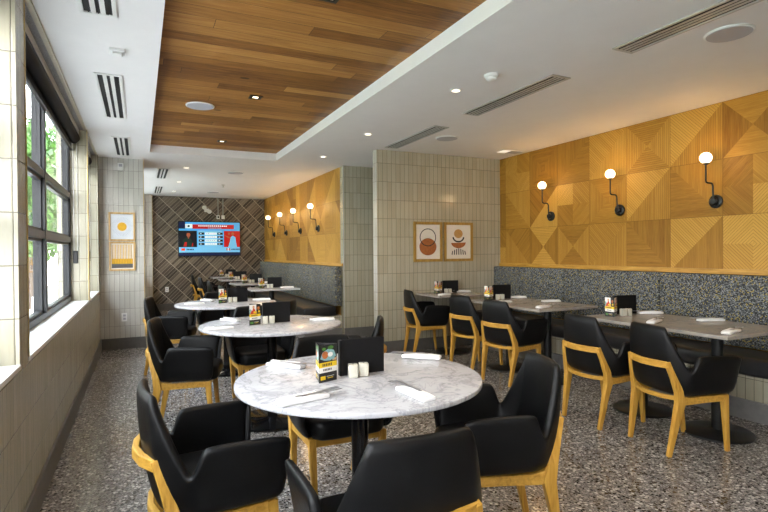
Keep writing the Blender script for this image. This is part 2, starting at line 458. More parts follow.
# ---- window wall
PIERS = [(-.75, -.5), (2.757, 2.955), (6.228, 6.412), (7.711, 7.917)]
b = MB().box(-.76, LX, YB, Y1+.02, 0, SILL-.022, 'tile_x', mx='tile_y')
b.box(-.76, LX, YB, -2.9, SILL-.022, H, 'tile_x', mx='tile_y')
for y0, y1 in PIERS: b.box(-.76, LX, y0, y1, SILL-.022, H, 'tile_x', mx='tile_y')
struct(b.build('wall_left'), 'pale tiled window wall with low parapet and piers on the left', 'wall')
BAYS = [(-2.9, -.75), (-.5, 2.757), (2.955, 6.228), (6.412, 7.711)]
for i, (y0, y1) in enumerate(BAYS):
    w = struct(MB().box(-.66, LX+.006, y0+.001, y1-.001, SILL-.022, SILL, 'sill').build('trim_%d' % (i+1), bevel=.003), 'white window sill of bay %d of the left wall' % (i+1), 'window sill')
def window(idx, y0, y1, label, xf=-.64, mull=True):
    """frame with a middle mullion and two transoms, glass set back"""
    b = MB(); z0, z1 = SILL, H
    xa = xf-.07
    b.box(xa, xf, y0, y0+.05, z0, z1, 'frame_grey').box(xa, xf, y1-.05, y1, z0, z1, 'frame_grey')
    b.box(xa, xf, y0+.05, y1-.05, z0, z0+.05, 'frame_grey').box(xa, xf, y0+.05, y1-.05, z1-.06, z1, 'frame_grey')
    ym = (y0+y1)/2
    if mull: b.box(xa, xf+.012, ym-.035, ym+.035, z0+.05, z1-.06, 'frame_grey', mx='frame_edge')
    ys = [(y0+.05, ym-.035), (ym+.035, y1-.05)] if mull else [(y0+.05, y1-.05)]
    for zc in (1.44, 1.89):
        for a, c in ys: b.box(xa, xf+.008, a, c, zc-.028, zc+.028, 'frame_grey', mx='frame_edge')
    fr = struct(b.build('window_%d' % idx, bevel=.003), label, 'window')
    zz = [z0+.05, 1.44-.028, 1.44+.028, 1.89-.028, 1.89+.028, z1-.06]
    for a, c in ys:
        for k in range(3):
            s = MB(); A, B2 = zz[2*k], zz[2*k+1]
            for (p, q, r_, t_) in ((a, a+.022, A, B2), (c-.022, c, A, B2), (a+.022, c-.022, A, A+.02), (a+.022, c-.022, B2-.02, B2)):
                s.box(xf-.05, xf-.012, p, q, r_, t_, 'frame_grey')
            so = s.build('sash', fr)
            MB().box(xf-.036, xf-.030, a+.022, c-.022, A+.02, B2-.02, 'glass').build('pane', so)
    return fr
WL = ['dark framed window in the bay behind the viewer', 'dark framed window in the nearest bay at the left edge',
      'dark framed window with mullion in the large left bay', 'dark framed window in the far bay by the end wall']
for i, (y0, y1) in enumerate(BAYS): window(i+1, y0, y1, WL[i], mull=(i != 3))

# stone strip, cream strip in the head of each bay + roller blinds
for i, (y0, y1) in enumerate(BAYS[1:]):
    struct(MB().box(-.555, -.512, y0, y1, H-.010, H, 'speckle').box(-.512, LX-.001, y0, y1, H-.014, H, 'cream').build('trim_%d' % (i+11)), 'speckled strip in the head of window bay %d' % (i+2), 'trim')
BL = ['black roller blind in the nearest bay at the left edge', 'black roller blind above the large left window', 'black roller blind in the far window bay']
for i, (y0, y1) in enumerate(BAYS[1:]):
    t = thing('roller_blind', BL[i], 'blind', (-.59, y0, 2.36), 0, 'roller blinds of the window wall')
    L = y1-y0
    c = MB().box(.0, .035, .004, L-.004, .178, .229, 'cassette').build('cassette', t, bevel=.004)
    T = Matrix.Translation((-.006, 0, .130)) @ Matrix.Rotation(R(-90), 4, 'X')
    MB().lathe([(.052, .03), (.052, L-.03)], 'blind', 20, T).build('fabric_roll', t, smooth=True)
    MB().box(-.034, -.029, .03, L-.03, .015, .12, 'blind').build('blind_fabric', t)
    MB().box(-.042, -.020, .03, L-.03, 0, .022, 'black_metal').build('bottom_bar', t, bevel=.004)
    T2 = Matrix.Translation((-.012, L-.028, .125)) @ Matrix.Rotation(R(-90), 4, 'X')
    MB().lathe([(.048, 0), (.048, .024)], 'black_metal', 20, T2).build('end_bracket', t, smooth=True)
    ch = MB()
    for dx in (-.02, .012): ch.sweep([(dx, L-.006, .13), (dx, L-.006, -1.04)], .005, .005, 'offwhite', n=6)
    ch = ch.build('chain', t)
    MB().box(-.03, .014, L-.014, L-.001, -1.16, -1.03, 'black_metal').build('chain_tensioner', ch, bevel=.005)

# ---- end wall, far left wall, back wall
b = MB().box(-.76, X1, Y1, Y1+.42, 0, H, 'tile_lit_x', mx='tile_lit_y')
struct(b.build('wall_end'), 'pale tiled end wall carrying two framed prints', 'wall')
b = MB().box(-.3, X1, Y1+.42, Y2, 0, SILL, 'tile_x', mx='tile_y').box(-.3, X1, Y1+.42, 8.8, SILL, H, 'tile_x', mx='tile_y').box(-.3, X1, 12.4, Y2, SILL, H, 'tile_x', mx='tile_y')
struct(b.build('wall_far_left'), 'tiled wall behind the end wall with a far window', 'wall')
window(5, 8.8, 12.4, 'dark framed window hidden behind the end wall', xf=-.12)
struct(MB().box(-.3, RX2+.2, Y2, Y2+.15, 0, H, 'herring').build('wall_back'), 'dark diagonal tiled back wall behind the television', 'wall')
struct(MB().box(X1, .263, Y2-.18, Y2, 0, H, 'tile_lit_x', mx='tile_lit_y').build('wall_pier'), 'narrow pale tiled pier left of the dark back wall', 'wall')
struct(MB().box(RX2, RX2+.15, YC+.04, Y2, 0, H, 'parquet_far').build('wall_far_right'), 'parquet clad wall of the far nook', 'wall')
struct(MB().box(RX2-.004, RX+.3, YC, YC+.14, 0, H, 'tile_x', mx='tile_y').build('wall_column'), 'grey tiled wall between the two nooks', 'wall')
struct(MB().box(PX, RX+.02, YP, YP+.12, 0, H, 'tile_x', mx='tile_lit_y').build('wall_partition'), 'tiled partition wall carrying two framed prints', 'wall')  # end face takes the tile with window light in its colour
struct(MB().box(RX, RX+.2, YB, YC, 0, H, 'parquet').build('wall_right'), 'golden parquet clad wall of the dining nook', 'wall')
struct(MB().box(-.76, RX+.2, YB-.15, YB, 0, H, 'white').build('wall_front'), 'white wall behind the viewer', 'wall')

bb = [('baseboard_left', (LX, LX+.014, YB, Y1), 'dark baseboard under the left window wall'),
      ('baseboard_end', (LX+.014, X1+.012, Y1-.014, Y1), 'grey baseboard under the end wall'),
      ('baseboard_back', (.263, 2.0, Y2-.014, Y2), 'grey baseboard under the dark back wall'),
      ('baseboard_column', (RX2, RX, YC-.014, YC), 'dark baseboard under the grey tiled column wall'),
      ('baseboard_partition', (PX-.012, 4.16, YP-.014, YP), 'dark baseboard under the tiled partition')]
for n, (x0, x1, y0, y1), l in bb:
    struct(MB().box(x0, x1, y0, y1, 0, BBH, 'grey_base').build(n, bevel=.002), l, 'baseboard')
# slim metal corner trims
for i, (x, y, w_, mat, l) in enumerate([(X1-.004, Y1-.004, .008, 'brass', 'brass corner trim of the end wall'), (LX-.004, 2.953, .008, 'brass', 'brass trim on the nearest pier'),
     (LX-.004, 6.226, .008, 'brass', 'brass trim on the second pier'), (.259, Y2-.184, .008, 'brass', 'brass trim of the back pier'), (RX2-.010, YC-.004, .010, 'alu', 'metal corner trim of the column wall')]):
    struct(MB().box(x, x+w_, y, y+w_, .148 if i not in (1, 2) else SILL, H, mat).build('trim_%d' % (i+21)), l, 'trim')
struct(MB().box(RX-.02, RX, -.4, YP, ZW-.012, ZW+.03, 'oak_x').build('trim_31'), 'wooden ledge under the parquet of the dining nook', 'trim')
struct(MB().box(RX2-.02, RX2, YC+.04, Y2, ZW-.012, ZW+.03, 'oak_x').build('trim_32'), 'wooden ledge under the parquet of the far nook', 'trim')

# ================================================================== BANQUETTES
def banquette(label, xw, y0, y1, depth, seams, end_panel=False):
    t = thing('banquette_bench', label, 'bench', (xw, y0, 0), 0)
    L = y1-y0
    bf = depth-.02
    MB().box(-bf+.03, -.02, 0, L, BBH, .335, 'tile_x', mx='tile_y').build('bench_base', t)
    MB().box(-bf, -.02, -.0, L, 0, BBH, 'bench_base').build('plinth', t)
    MB().box(-depth, -.11, .0, L, .337, .475, 'seat_black').build('seat_cushion', t, smooth=True, bevel=.03, seg=3)
    ys = [0.0] + [q-y0 for q in seams] + [L]
    for a, c in zip(ys[:-1], ys[1:]):
        MB().box(-.125, -.022, a+.002, c-.002, .478, ZW-.015, 'fabric').build('backrest_panel', t, smooth=True, bevel=.012, seg=2)
    return t
banquette('long banquette with flecked grey back under the near parquet wall', RX, -.4, YP-.003, .52, [.85, 2.1, 3.398, 4.652])
banquette('long banquette with flecked grey back in the far nook', RX2, YC+.05, Y2-.003, .62, [8.08, 8.746, 10.096, 11.4])

# ================================================================== CHAIRS
def chair_mesh():
    t = thing('armchair', 'armchair', 'chair')
    # ---- padded shell: half columns given from arm front to back centre (base u,v | top u,v,z)
    cols = [(.214, .228, .228, .262, .606), (.218, .234, .238, .270, .622), (.195, .238, .207, .273, .632), (.12, .238, .13, .270, .636), (.04, .237, .04, .266, .638), (-.040, .233, -.048, .262, .638), (-.062, .230, -.070, .260, .630),
            (-.080, .228, -.082, .258, .590), (-.094, .222, -.096, .250, .548), (-.108, .216, -.108, .243, .535), (-.126, .208, -.124, .231, .560),
            (-.156, .190, -.172, .192, .685), (-.168, .176, -.205, .160, .782), (-.171, .167, -.211, .153, .808), (-.175, .155, -.214, .143, .815), (-.189, .085, -.231, .080, .817), (-.192, 0, -.235, 0, .817)]
    full = [(c, 1) for c in cols] + [(c, -1) for c in cols[-2::-1]]
    rows = []
    zb = .385
    for ku, kv, z in ((.55, .55, .392), (.86, .86, .390), (.97, .97, .405)):
        rows.append([(c[0]*ku if c[0] < 0 else c[0]*(ku*.4+.6), s*c[1]*kv, z) for c, s in full])
    for f in (0.12, .35, .6, .82, 1.0):
        row = []
        for c, s in full:
            g = f
            u = c[0] + (c[2]-c[0])*g; v = c[1] + (c[3]-c[1])*g; z = .43 + (c[4]-.43)*g
            if c[0] < -.15: u -= .012*math.sin(math.pi*g)*(1 if c[4] > .6 else 0)
            row.append((u, s*v, z))
        rows.append(row)
    n = len(full); vs = [p for r_ in rows for p in r_]; fs = []
    for j in range(len(rows)-1):
        for i in range(n-1): fs.append((j*n+i, j*n+i+1, (j+1)*n+i+1, (j+1)*n+i))
    # close the underside between the two lowest runs
    m = MB().add(vs, fs, 'leather')
    m.build('shell', t, smooth=True, solid=.034, subsurf=1, sharp=180)
    # seat pad
    pad = MB(); 
    prof = [(.262, .10), (.255, .165), (.20, .198), (.05, .206), (-.08, .202), (-.145, .17), (-.166, .08)]
    pts = prof + [(u, -v) for u, v in prof[::-1]]
    pad.prism(pts, .372, .468, 'leather')
    pad.build('seat_cushion', t, smooth=True, bevel=.026, seg=3, sharp=180)
    # ---- oak frame
    for s in (1, -1):
        path = [(-.212, .178, 0), (-.190, .186, .12), (-.166, .193, .25), (-.148, .199, .335), (-.160, .202, .41), (-.184, .188, .50), (-.212, .168, .592)]
        MB().sweep([(u, s*v, z) for u, v, z in path], [.024, .030, .036, .040, .038, .036, .034], [.028, .034, .044, .056, .044, .036, .030], 'oak', up=(1, 0, 0)).build('leg', t, bevel=.004)
        fp = [(.222, .182, 0), (.205, .186, .18), (.190, .190, .372)]
        MB().sweep([(u, s*v, z) for u, v, z in fp], [.024, .030, .036], [.026, .032, .042], 'oak', up=(1, 0, 0)).build('leg', t, bevel=.004)
        rp = [(-.168, .197, .372), (-.130, .195, .352), (-.08, .194, .347), (.06, .192, .350), (.175, .190, .352)]
        MB().sweep([(u, s*v, z) for u, v, z in rp], .030, [.05, .058, .046, .042, .044], 'oak_x').build('side_rail', t, bevel=.004)
    MB().sweep([(.190, -.18, .352), (.192, 0, .352), (.190, .18, .352)], .026, .042, 'oak_x').build('front_rail', t, bevel=.003)
    MB().sweep([(-.156, -.19, .366), (-.195, -.10, .362), (-.208, 0, .362), (-.195, .10, .362), (-.156, .19, .366)], .024, .026, 'oak_x').build('lower_back_rail', t, bevel=.003)
    MB().sweep([(-.209, -.172, .574), (-.244, -.09, .574), (-.257, 0, .574), (-.244, .09, .574), (-.209, .172, .574)], .024, .042, 'oak_x').build('top_back_rail', t, bevel=.004)
    return t
chair0 = chair_mesh(); _first = [True]
def chair(label, x, y, deg, group):
    if _first[0]:
        _first[0] = False; chair0.location = (x, y, 0); chair0.rotation_euler = (0, 0, R(deg)); chair0['label'] = label; chair0['group'] = group
        return chair0
    return dup(chair0, label, (x, y, 0), R(deg), group)
GR, GN, GF = 'armchairs at the round tables', 'armchairs along the near banquette', 'armchairs along the far banquette'
chair('black armchair left of the nearest round marble table', .235, 2.12, 5, GR)
chair('black armchair right of the nearest round marble table, facing left', 1.455, 1.90, 163, GR)
chair('black armchair with its back to the viewer, before the nearest round table', .690, 1.43, 87, GR)
chair('black armchair behind the nearest round table, facing the viewer', .955, 2.66, -91, GR)
chair('black armchair left of the middle round table', .30, 4.17, -14, GR)
chair('black armchair right of the middle round table, seen edge-on', 1.415, 3.60, 155, GR)
chair('black armchair behind the middle round table, under its edge', .93, 4.56, -90, GR)
chair('black armchair left of the farthest round table', .295, 6.2, -15, GR)
chair('black armchair right of the farthest round table', 1.22, 5.31, 155, GR)
chair('black armchair behind the farthest round table', .88, 6.5, -90, GR)
chair('nearest black armchair on the right, first along the near banquette tables', 3.23, 2.30, -13, GN)
chair('second black armchair from the viewer along the near banquette tables', 3.205, 2.89, -2, GN)
chair('third black armchair from the viewer along the near banquette tables', 3.352, 4.16, 9, GN)
chair('fourth black armchair from the viewer along the near banquette tables', 3.40, 4.83, 6, GN)
chair('black armchair by the tiled partition, under the framed prints', 3.265, 5.74, -10, GN)
chair('nearest black armchair of the row along the far banquette tables', 1.30, 7.98, 4, GF)
chair('second black armchair of the row along the far banquette tables', 1.30, 9.40, 0, GF)
chair('third black armchair of the row along the far banquette tables', 1.30, 10.90, 3, GF)
chair('farthest black armchair, against the dark back wall', 1.28, 12.25, -3, GF)

# ================================================================== TABLES
def pedestal(t, zt, r, gloss=False):
    m = 'black_gloss' if gloss else 'black_metal'
    MB().lathe([(r, 0), (r, .012), (r-.012, .02), (.06, .028), (.05, .034)], m, 40).build('base_plate', t, smooth=True)
    MB().lathe([(.038, .030), (.038, zt)], m, 24).build('column', t, smooth=True)
    MB().box(-.16, .16, -.16, .16, zt-.014, zt, m).build('top_bracket', t)
ROUND = []
rt0 = thing('round_table', '', 'table', (0, 0, 0), 0, 'round marble tables')
MB().lathe([(.528, .729), (.534, .731), (.535, .735), (.535, .746), (.533, .749), (.529, .75)], 'marble', 72).build('tabletop', rt0, smooth=True, sharp=60)
pedestal(rt0, .7285, .28, True)
RL = ['nearest round white marble table, in the middle foreground', 'middle one of the three round white marble tables', 'farthest one of the three round white marble tables']
RC = [(.874, 2.12), (.919, 4.0), (.86, 5.88)]
for i, (x, y) in enumerate(RC):
    if i == 0: rt0.location = (x, y, 0); rt0['label'] = RL[0]; ROUND.append(rt0)
    else: ROUND.append(dup(rt0, RL[i], (x, y, 0), R(70*i)))
def rect_table(m):
    t = thing('rectangular_table', '', 'table', (0, 0, 0), 0)
    MB().box(-.37, .37, -.2985, .2985, .727, .75, m).build('tabletop', t, bevel=.002)
    pedestal(t, .7265, .225)
    return t
st0, st1 = rect_table('marble_reflect'), rect_table('marble')
SQ = [(3.682, 2.31, 'nearest rectangular marble table of the near banquette, at the right edge'), (3.682, 2.909, 'second rectangular table of the near banquette, pushed against the nearest one'),
      (3.69, 4.005, 'third rectangular table of the near banquette, its free end towards the viewer'), (3.69, 4.604, 'fourth rectangular table of the near banquette, pushed against the third'),
      (3.64, 5.675, 'small marble table standing against the tiled partition under the prints'),
      (1.83, 7.95, 'nearest rectangular table of the far banquette'), (1.83, 9.40, 'second rectangular table of the far banquette'),
      (1.83, 10.90, 'third rectangular table of the far banquette'), (1.83, 12.25, 'farthest rectangular table, by the dark back wall')]
for i, (x, y, l) in enumerate(SQ):
    g = 'tables along the near banquette' if i < 5 else 'tables along the far banquette'
    sq = st0 if i < 5 else st1
    if i in (0, 5): sq.location = (x, y, 0); sq['label'] = l; sq['group'] = g
    else: dup(sq, l, (x, y, 0), 0, g)

# ================================================================== TABLE SETTINGS
def disc(cx, cy, rx, ry, n=20, a0=0, a1=360):
    return [(cx+rx*math.cos(R(a0+(a1-a0)*i/n)), cy+ry*math.sin(R(a0+(a1-a0)*i/n))) for i in range(n+(0 if a1-a0 == 360 else 1))]
def tent_card(variant):
    """three sided menu card: photo on black, yellow band, white band, dark foot"""
    t = thing('tent_card', '', 'menu card')
    w, h = .088, .155
    tri = [(0, -.056), (.048, .0277), (-.048, .0277)]
    for k in range(3):
        p, q = Vector(tri[k] + (0,)), Vector(tri[(k+1) % 3] + (0,))
        d = (q-p).normalized(); nrm = Vector((d.y, -d.x, 0))
        T = Matrix((( d.x, 0, nrm.x, p.x), (d.y, 0, nrm.y, p.y), (0, 1, 0, 0), (0, 0, 0, 1)))   # local (s, z, out)
        L = (q-p).length
        m = MB()
        m.prism([(0, 0), (L, 0), (L, h), (0, h)], -.0012, 0, 'card_black', T)
        e = .0003
        def q4(s0, s1, z0, z1, mat, o=1): m.poly([(s0, z0, e*o), (s1, z0, e*o), (s1, z1, e*o), (s0, z1, e*o)], mat, T)
        def pg(pts, mat, o=2): m.poly([(a, b_, e*o) for a, b_ in pts], mat, T)
        q4(0, L, .062, .083, 'card_yellow'); q4(0, L, .040, .062, 'card_white')
        q4(.008, .034, .010, .026, 'card_green' if variant else 'card_yellow', 1); q4(.045, .075, .014, .017, 'card_yellow', 1); q4(.040, .080, .022, .024, 'card_white', 1)
        for j in range(6):                                   # worn, unreadable line of print
            q4(.018+.009*j, .018+.009*j+.0055, .067, .078, 'card_black', 2)
            q4(.022+.008*j, .022+.008*j+.005, .047, .056, 'card_black', 2)
        if variant == 0:
            pg([(.006, .100), (.030, .090), (.060, .088), (.092, .104), (.080, .130), (.052, .140), (.018, .126)], 'card_teal'); pg(disc(.032, .114, .017, .016), 'card_rust', 3); pg([(.070, .088), (.093, .086), (.093, .100)], 'card_skin', 3); pg(disc(.060, .114, .014, .010), 'card_white', 3)
            pg(disc(.062, .143, .016, .008), 'card_green', 3); pg(disc(.026, .140, .010, .006), 'card_green', 3); pg(disc(.076, .095, .008, .006), 'card_teal', 3)
        else:
            q4(.0, L, .083, h, 'card_white', 1); q4(L*.62, L, .083, h, 'card_black', 2); q4(0, L*.25, .083, .12, 'card_teal', 1.5)
            pg(disc(L*.80, .125, .011, .013), 'card_rust', 3); pg(disc(L*.86, .100, .008, .009), 'card_yellow', 3)
            pg([(.008, .084), (.058, .084), (.050, .112), (.036, .134), (.020, .112)], 'card_red', 2.5)
            pg(disc(.036, .136, .009, .011), 'card_skin', 3); pg(disc(.022, .124, .008, .014), 'card_white', 3)
            pg(disc(.050, .096, .016, .008), 'card_yellow', 3)
        m.build('card_panel', t, solid=-1)
    return t
def menu_folder():
    t = thing('menu_folder', '', 'menu')
    w, h = .215, .158
    MB().box(-w/2, w/2, -.012, -.008, 0, h, 'menu').build('front_cover', t, bevel=.001)
    MB().box(-w/2, w/2, .008, .012, 0, h, 'menu').build('back_cover', t, bevel=.001)
    MB().box(-w/2-.003, -w/2+.012, -.0125, .0125, 0, h, 'menu').build('spine', t, bevel=.003)
    MB().box(-w/2+.012, w/2-.004, -.006, .006, .002, h-.004, 'card_black').build('pages', t)
    return t
def shaker():
    t = thing('shaker', '', 'shaker')
    MB().box(-.021, .021, -.019, .019, 0, .058, 'ceramic').build('body', t, smooth=True, bevel=.004, seg=2)
    MB().lathe([(.006, .057), (.006, .0586)], 'slot', 10).build('holes', t)
    return t
def napkin():
    t = thing('napkin', '', 'napkin')
    m = MB()
    m.sweep([(-.105, 0, .0080), (-.05, .001, .0108), (.02, 0, .0113), (.095, 0, .0085)], [.058, .056, .054, .050], [.015, .021, .022, .016], 'napkin')
    m.build('roll', t, smooth=True, bevel=.005, seg=2)
    MB().box(-.100, .060, .006, .028, .0210, .0226, 'napkin', T=Matrix.Rotation(R(3), 4, 'Z')).build('folded_edge', t, bevel=.0008)
    return t
def fork():
    m = MB()
    m.prism([(-.10, -.004), (.0, -.003), (.02, -.011), (.035, -.012), (.035, .012), (.02, .011), (.0, .003), (-.10, .004)], 0, .002, 'steel')
    for k in range(4): m.prism([(.034, -.0115+.0062*k), (.075, -.0105+.0062*k), (.075, -.0080+.0062*k), (.034, -.0075+.0062*k)], 0, .0018, 'steel')
    return tag(m.build('fork', bevel=0), '', 'cutlery')
def knife():
    m = MB().prism([(-.10, -.005), (-.005, -.0045), (.0, -.008), (.07, -.008), (.095, 0), (.09, .004), (.0, .004), (-.005, .0045), (-.10, .005)], 0, .002, 'steel')
    return tag(m.build('knife'), '', 'cutlery')
PROTO = dict(card0=tent_card(0), card1=tent_card(1), menu=menu_folder(), shaker=shaker(), napkin=napkin(), fork=fork(), knife=knife())
USED = set()
def place(kind, label, x, y, deg, group, z=.7503, tilt=0.0):
    p = PROTO[kind]
    if kind not in USED:
        USED.add(kind); o = p; o.location = (x, y, z); o['label'] = label; o['group'] = group
    else: o = dup(p, label, (x, y, z), 0, group)
    o.rotation_euler = (0, tilt, R(deg))
    return o
def setting(x, y, deg, where, gi, cut=True):
    place('napkin', 'rolled white napkin ' + where, x, y, deg, 'napkins on the tables')
    if cut:
        a = R(deg)
        fx, fy = x+.080*math.cos(a)-.002*math.sin(a), y+.080*math.sin(a)+.002*math.cos(a)
        place('fork', 'steel fork lying on the napkin ' + where, fx, fy, deg+10, 'forks on the napkins', .7745, 0)
        place('knife', 'steel knife lying on the napkin ' + where, fx-.020*math.cos(a)+.012*math.sin(a), fy-.020*math.sin(a)-.012*math.cos(a), deg-3, 'knives on the napkins', .7743, 0)
TN = ['nearest', 'middle', 'farthest']
for i, (x, y) in enumerate(RC):
    dn = 'on the %s round table' % TN[i]
    ox = (0, .018, .095)[i]; x += ox
    place('card%d' % (1 if i else 0), 'folded three-sided menu card ' + dn, x-(.165, .160, .150)[i], y-.004, -40, 'menu cards on the round tables')
    place('menu', 'black menu folder standing ' + dn, x+.03, y+.045, 2, 'menu folders on the round tables')
    for k in (0, 1): place('shaker', 'ivory shaker, one of the pair before the menu folder ' + dn, x-(.034, .068, .058)[i]+.051*k, y-.010+.004*k, -14, 'shaker pair ' + dn)
setting(.545, 1.855, 12, 'at the front left of the nearest round table', 0)
setting(.632, 2.445, -52, 'at the back left of the nearest round table', 0)
setting(.942, 1.742, 96, 'at the front right of the nearest round table', 0)
setting(1.300, 2.330, 139, 'at the back right of the nearest round table', 0)
setting(.515, 3.86, 8, 'at the front left of the middle round table', 0)
setting(.66, 4.30, -60, 'at the back left of the middle round table', 0)
setting(1.315, 3.98, 168, 'at the right of the middle round table', 0)
setting(.53, 5.85, 8, 'at the front left of the farthest round table', 0)
setting(.70, 6.20, -60, 'at the back left of the farthest round table', 0)
setting(1.26, 6.0, 168, 'at the right of the farthest round table', 0)
def rect_items(x, y, l, cy, k=0):
    place('card1', 'folded three-sided menu card on ' + l, x-.17, y+cy, -32, 'menu cards on the rectangular tables')
    place('menu', 'black menu folder standing on ' + l, x+.06, y+cy+.07, -12, 'menu folders on the rectangular tables')
    for q in (0, 1): place('shaker', 'ivory shaker, one of the pair on ' + l, x-.06+.050*q, y+cy-.015-.012*q, -14, 'shaker pair on ' + l)
rect_items(3.69, 2.909, 'the second rectangular table from the viewer, near banquette', .16)
rect_items(3.69, 4.604, 'the fourth rectangular table from the viewer, near banquette', .13)
rect_items(3.66, 5.675, 'the small table against the tiled partition', .10)
for y, l in ((7.95, 'the nearest table of the far banquette'), (9.40, 'the second table of the far banquette'), (10.90, 'the third table of the far banquette'), (12.25, 'the farthest table by the back wall')):
    rect_items(1.85, y, l, .06)
for (x, y, d, l) in [(3.95, 3.05, 155, 'at the wall side of the second near table'), (3.93, 2.52, 160, 'at the wall side of the nearest rectangular table'), (3.50, 2.66, 20, 'at the aisle side of the second near table'),
    (3.50, 2.10, 12, 'at the aisle side of the nearest rectangular table'), (3.95, 4.78, 160, 'at the wall side of the fourth near table'), (3.95, 4.24, 165, 'at the wall side of the third near table'),
    (3.47, 4.40, 10, 'at the aisle side of the fourth near table'), (3.50, 3.84, 15, 'at the aisle side of the third near table'), (3.90, 5.82, 170, 'at the wall side of the small partition table'), (3.42, 5.50, 20, 'at the aisle side of the small partition table'),
    (2.05, 7.88, 175, 'at the wall side of the nearest far table'), (2.05, 9.40, 175, 'at the wall side of the second far table')]:
    setting(x, y, d, l, 0, cut=(x > 3))

# ================================================================== WALL LAMPS
def sconce():
    t = thing('wall_sconce', '', 'wall lamp')
    # built for a wall facing -x : x = 0 is the wall face, plate centre at the origin
    MB().lathe([(.060, 0), (.060, .016), (.052, .022)], 'black_metal', 32, Matrix.Rotation(R(-90), 4, 'Y')).build('wall_plate', t, smooth=True)
    MB().lathe([(.034, .02), (.034, .045), (.024, .055)], 'black_metal', 24, Matrix.Rotation(R(-90), 4, 'Y')).build('hub', t, smooth=True)
    arm = [(-.04, 0, 0), (-.045, 0, .05), (-.05, 0, .10)]
    for k in range(6):
        a = R(90*k/5); arm.append((-.08+.03*math.cos(a), 0, .13+.03*math.sin(a)))
    arm += [(-.125, 0, .16), (-.141, 0, .166), (-.147, 0, .18), (-.147, 0, .24), (-.147, 0, .326)]
    MB().sweep(arm, .015, .015, 'black_metal', n=10, up=(0, 1, 0)).build('arm', t, smooth=True)
    MB().lathe([(.012, .318), (.024, .326), (.024, .336)], 'black_metal', 20, Matrix.Translation((-.147, 0, 0))).build('holder', t, smooth=True)
    prof = [(.05*math.sin(R(a)), .3765-.05*math.cos(R(a))) for a in range(12, 181, 12)]
    prof[-1] = (.0005, .4265)
    MB().lathe(prof, 'opal', 24, Matrix.Translation((-.147, 0, 0))).build('globe_shade', t, smooth=True)
    return t
s0 = sconce(); fs = True
for (x, y, l, g) in [(RX, 2.926, 'nearest black wall lamp with lit globe on the parquet wall', 'n'), (RX, 3.95, 'middle black wall lamp of three in the near nook', 'n'), (RX, 4.975, 'black wall lamp nearest to the tiled partition', 'n'),
      (RX2, 8.53, 'nearest black wall lamp of the far nook, by the tiled column', 'f'), (RX2, 9.62, 'second black wall lamp of the far nook', 'f'), (RX2, 10.66, 'third black wall lamp of the far nook', 'f'), (RX2, 11.72, 'farthest black wall lamp, next to the dark back wall', 'f')]:
    gg = 'wall lamps of the near nook' if g == 'n' else 'wall lamps of the far nook'
    z = 1.722 if g == 'n' else 1.70
    if fs: s0.location = (x, y, z); s0['label'] = l; s0['group'] = gg; fs = False
    else: dup(s0, l, (x, y, z), 0, gg)
    lt = bpy.data.lights.new('sconce_bulb', 'POINT'); lt.energy = 4.5; lt.color = (1, .60, .24); lt.shadow_soft_size = .05
    lo = bpy.data.objects.new('sconce_bulb', lt); COL.objects.link(lo); lo.location = (x-.147, y, z+.3765+.0)
    lo.location.x -= .06

# ================================================================== PRINTS
def facing_minus_y(x, y, z): return Matrix(((1, 0, 0, x), (0, 0, -1, y), (0, 1, 0, z), (0, 0, 0, 1)))
def framed(name, label, x0, x1, y, z0, z1, fm, fw, pm, art, grp):
    t = thing(name, label, 'picture', (x0, y, z0), 0, grp)
    w, h = x1-x0, z1-z0; d = .022
    b = MB()
    b.box(0, fw, -d, 0, 0, h, fm).box(w-fw, w, -d, 0, 0, h, fm).box(fw, w-fw, -d, 0, 0, fw, fm).box(fw, w-fw, -d, 0, h-fw, h, fm)
    b.build('frame', t, bevel=.002)
    m = MB().box(fw, w-fw, -.008, -.002, fw, h-fw, pm)
    T = facing_minus_y(0, -.0082, 0)
    def P(pts, mat, k=1): m.poly([(a*w, b_*h, .0003*k) for a, b_ in pts], mat, T)
    art(P, w, h); m.build('print', t, solid=-1)
    return t
def ring(cx, cy, rx, ry, t, P, mat, k, a0=0, a1=360, n=28):
    for i in range(n):
        a, b_ = R(a0+(a1-a0)*i/n), R(a0+(a1-a0)*(i+1)/n)
        P([(cx+rx*math.cos(a), cy+ry*math.sin(a)), (cx+rx*math.cos(b_), cy+ry*math.sin(b_)), (cx+(rx-t)*math.cos(b_), cy+(ry-t*.76)*math.sin(b_)), (cx+(rx-t)*math.cos(a), cy+(ry-t*.76)*math.sin(a))], mat, k)
def art1(P, w, h):
    P([(cx, cy) for cx, cy in [(.5+.30*math.cos(R(a))*(1 if a < 180 else .98), .365+(.225 if a < 180 else .205)*math.sin(R(a))) for a in range(0, 360, 10)]], 'rust', 1)
    ring(.5, .61, .285, .225, .028, P, 'ink', 2)
def art2(P, w, h):
    P(disc(.50, .71, .15, .115, 24), 'sand', 1)
    P(disc(.50, .50, .26, .165, 18, 190, 355) , 'rust', 2)
    ring(.50, .62, .205, .135, .05, P, 'ink', 3, 180, 360, 18)
    for k in range(7):
        x = .26+.078*k; top = .33-.012*abs(k-3)**1.5; P([(x, .17), (x+.034, .17), (.5+(x+.034-.5)*.9, top), (.5+(x-.5)*.9, top)], 'ink', 2)
GP = 'prints on the tiled partition'
framed('framed_print', 'gold framed print of a black ring over a rust disc on the partition', 3.245, 3.684, YP-.001, 1.157, 1.687, 'goldframe', .036, 'paper', art1, GP)
framed('framed_print', 'gold framed print of stacked shapes with black stripes on the partition', 3.711, 4.177, YP-.001, 1.157, 1.687, 'goldframe', .036, 'paper', art2, GP)
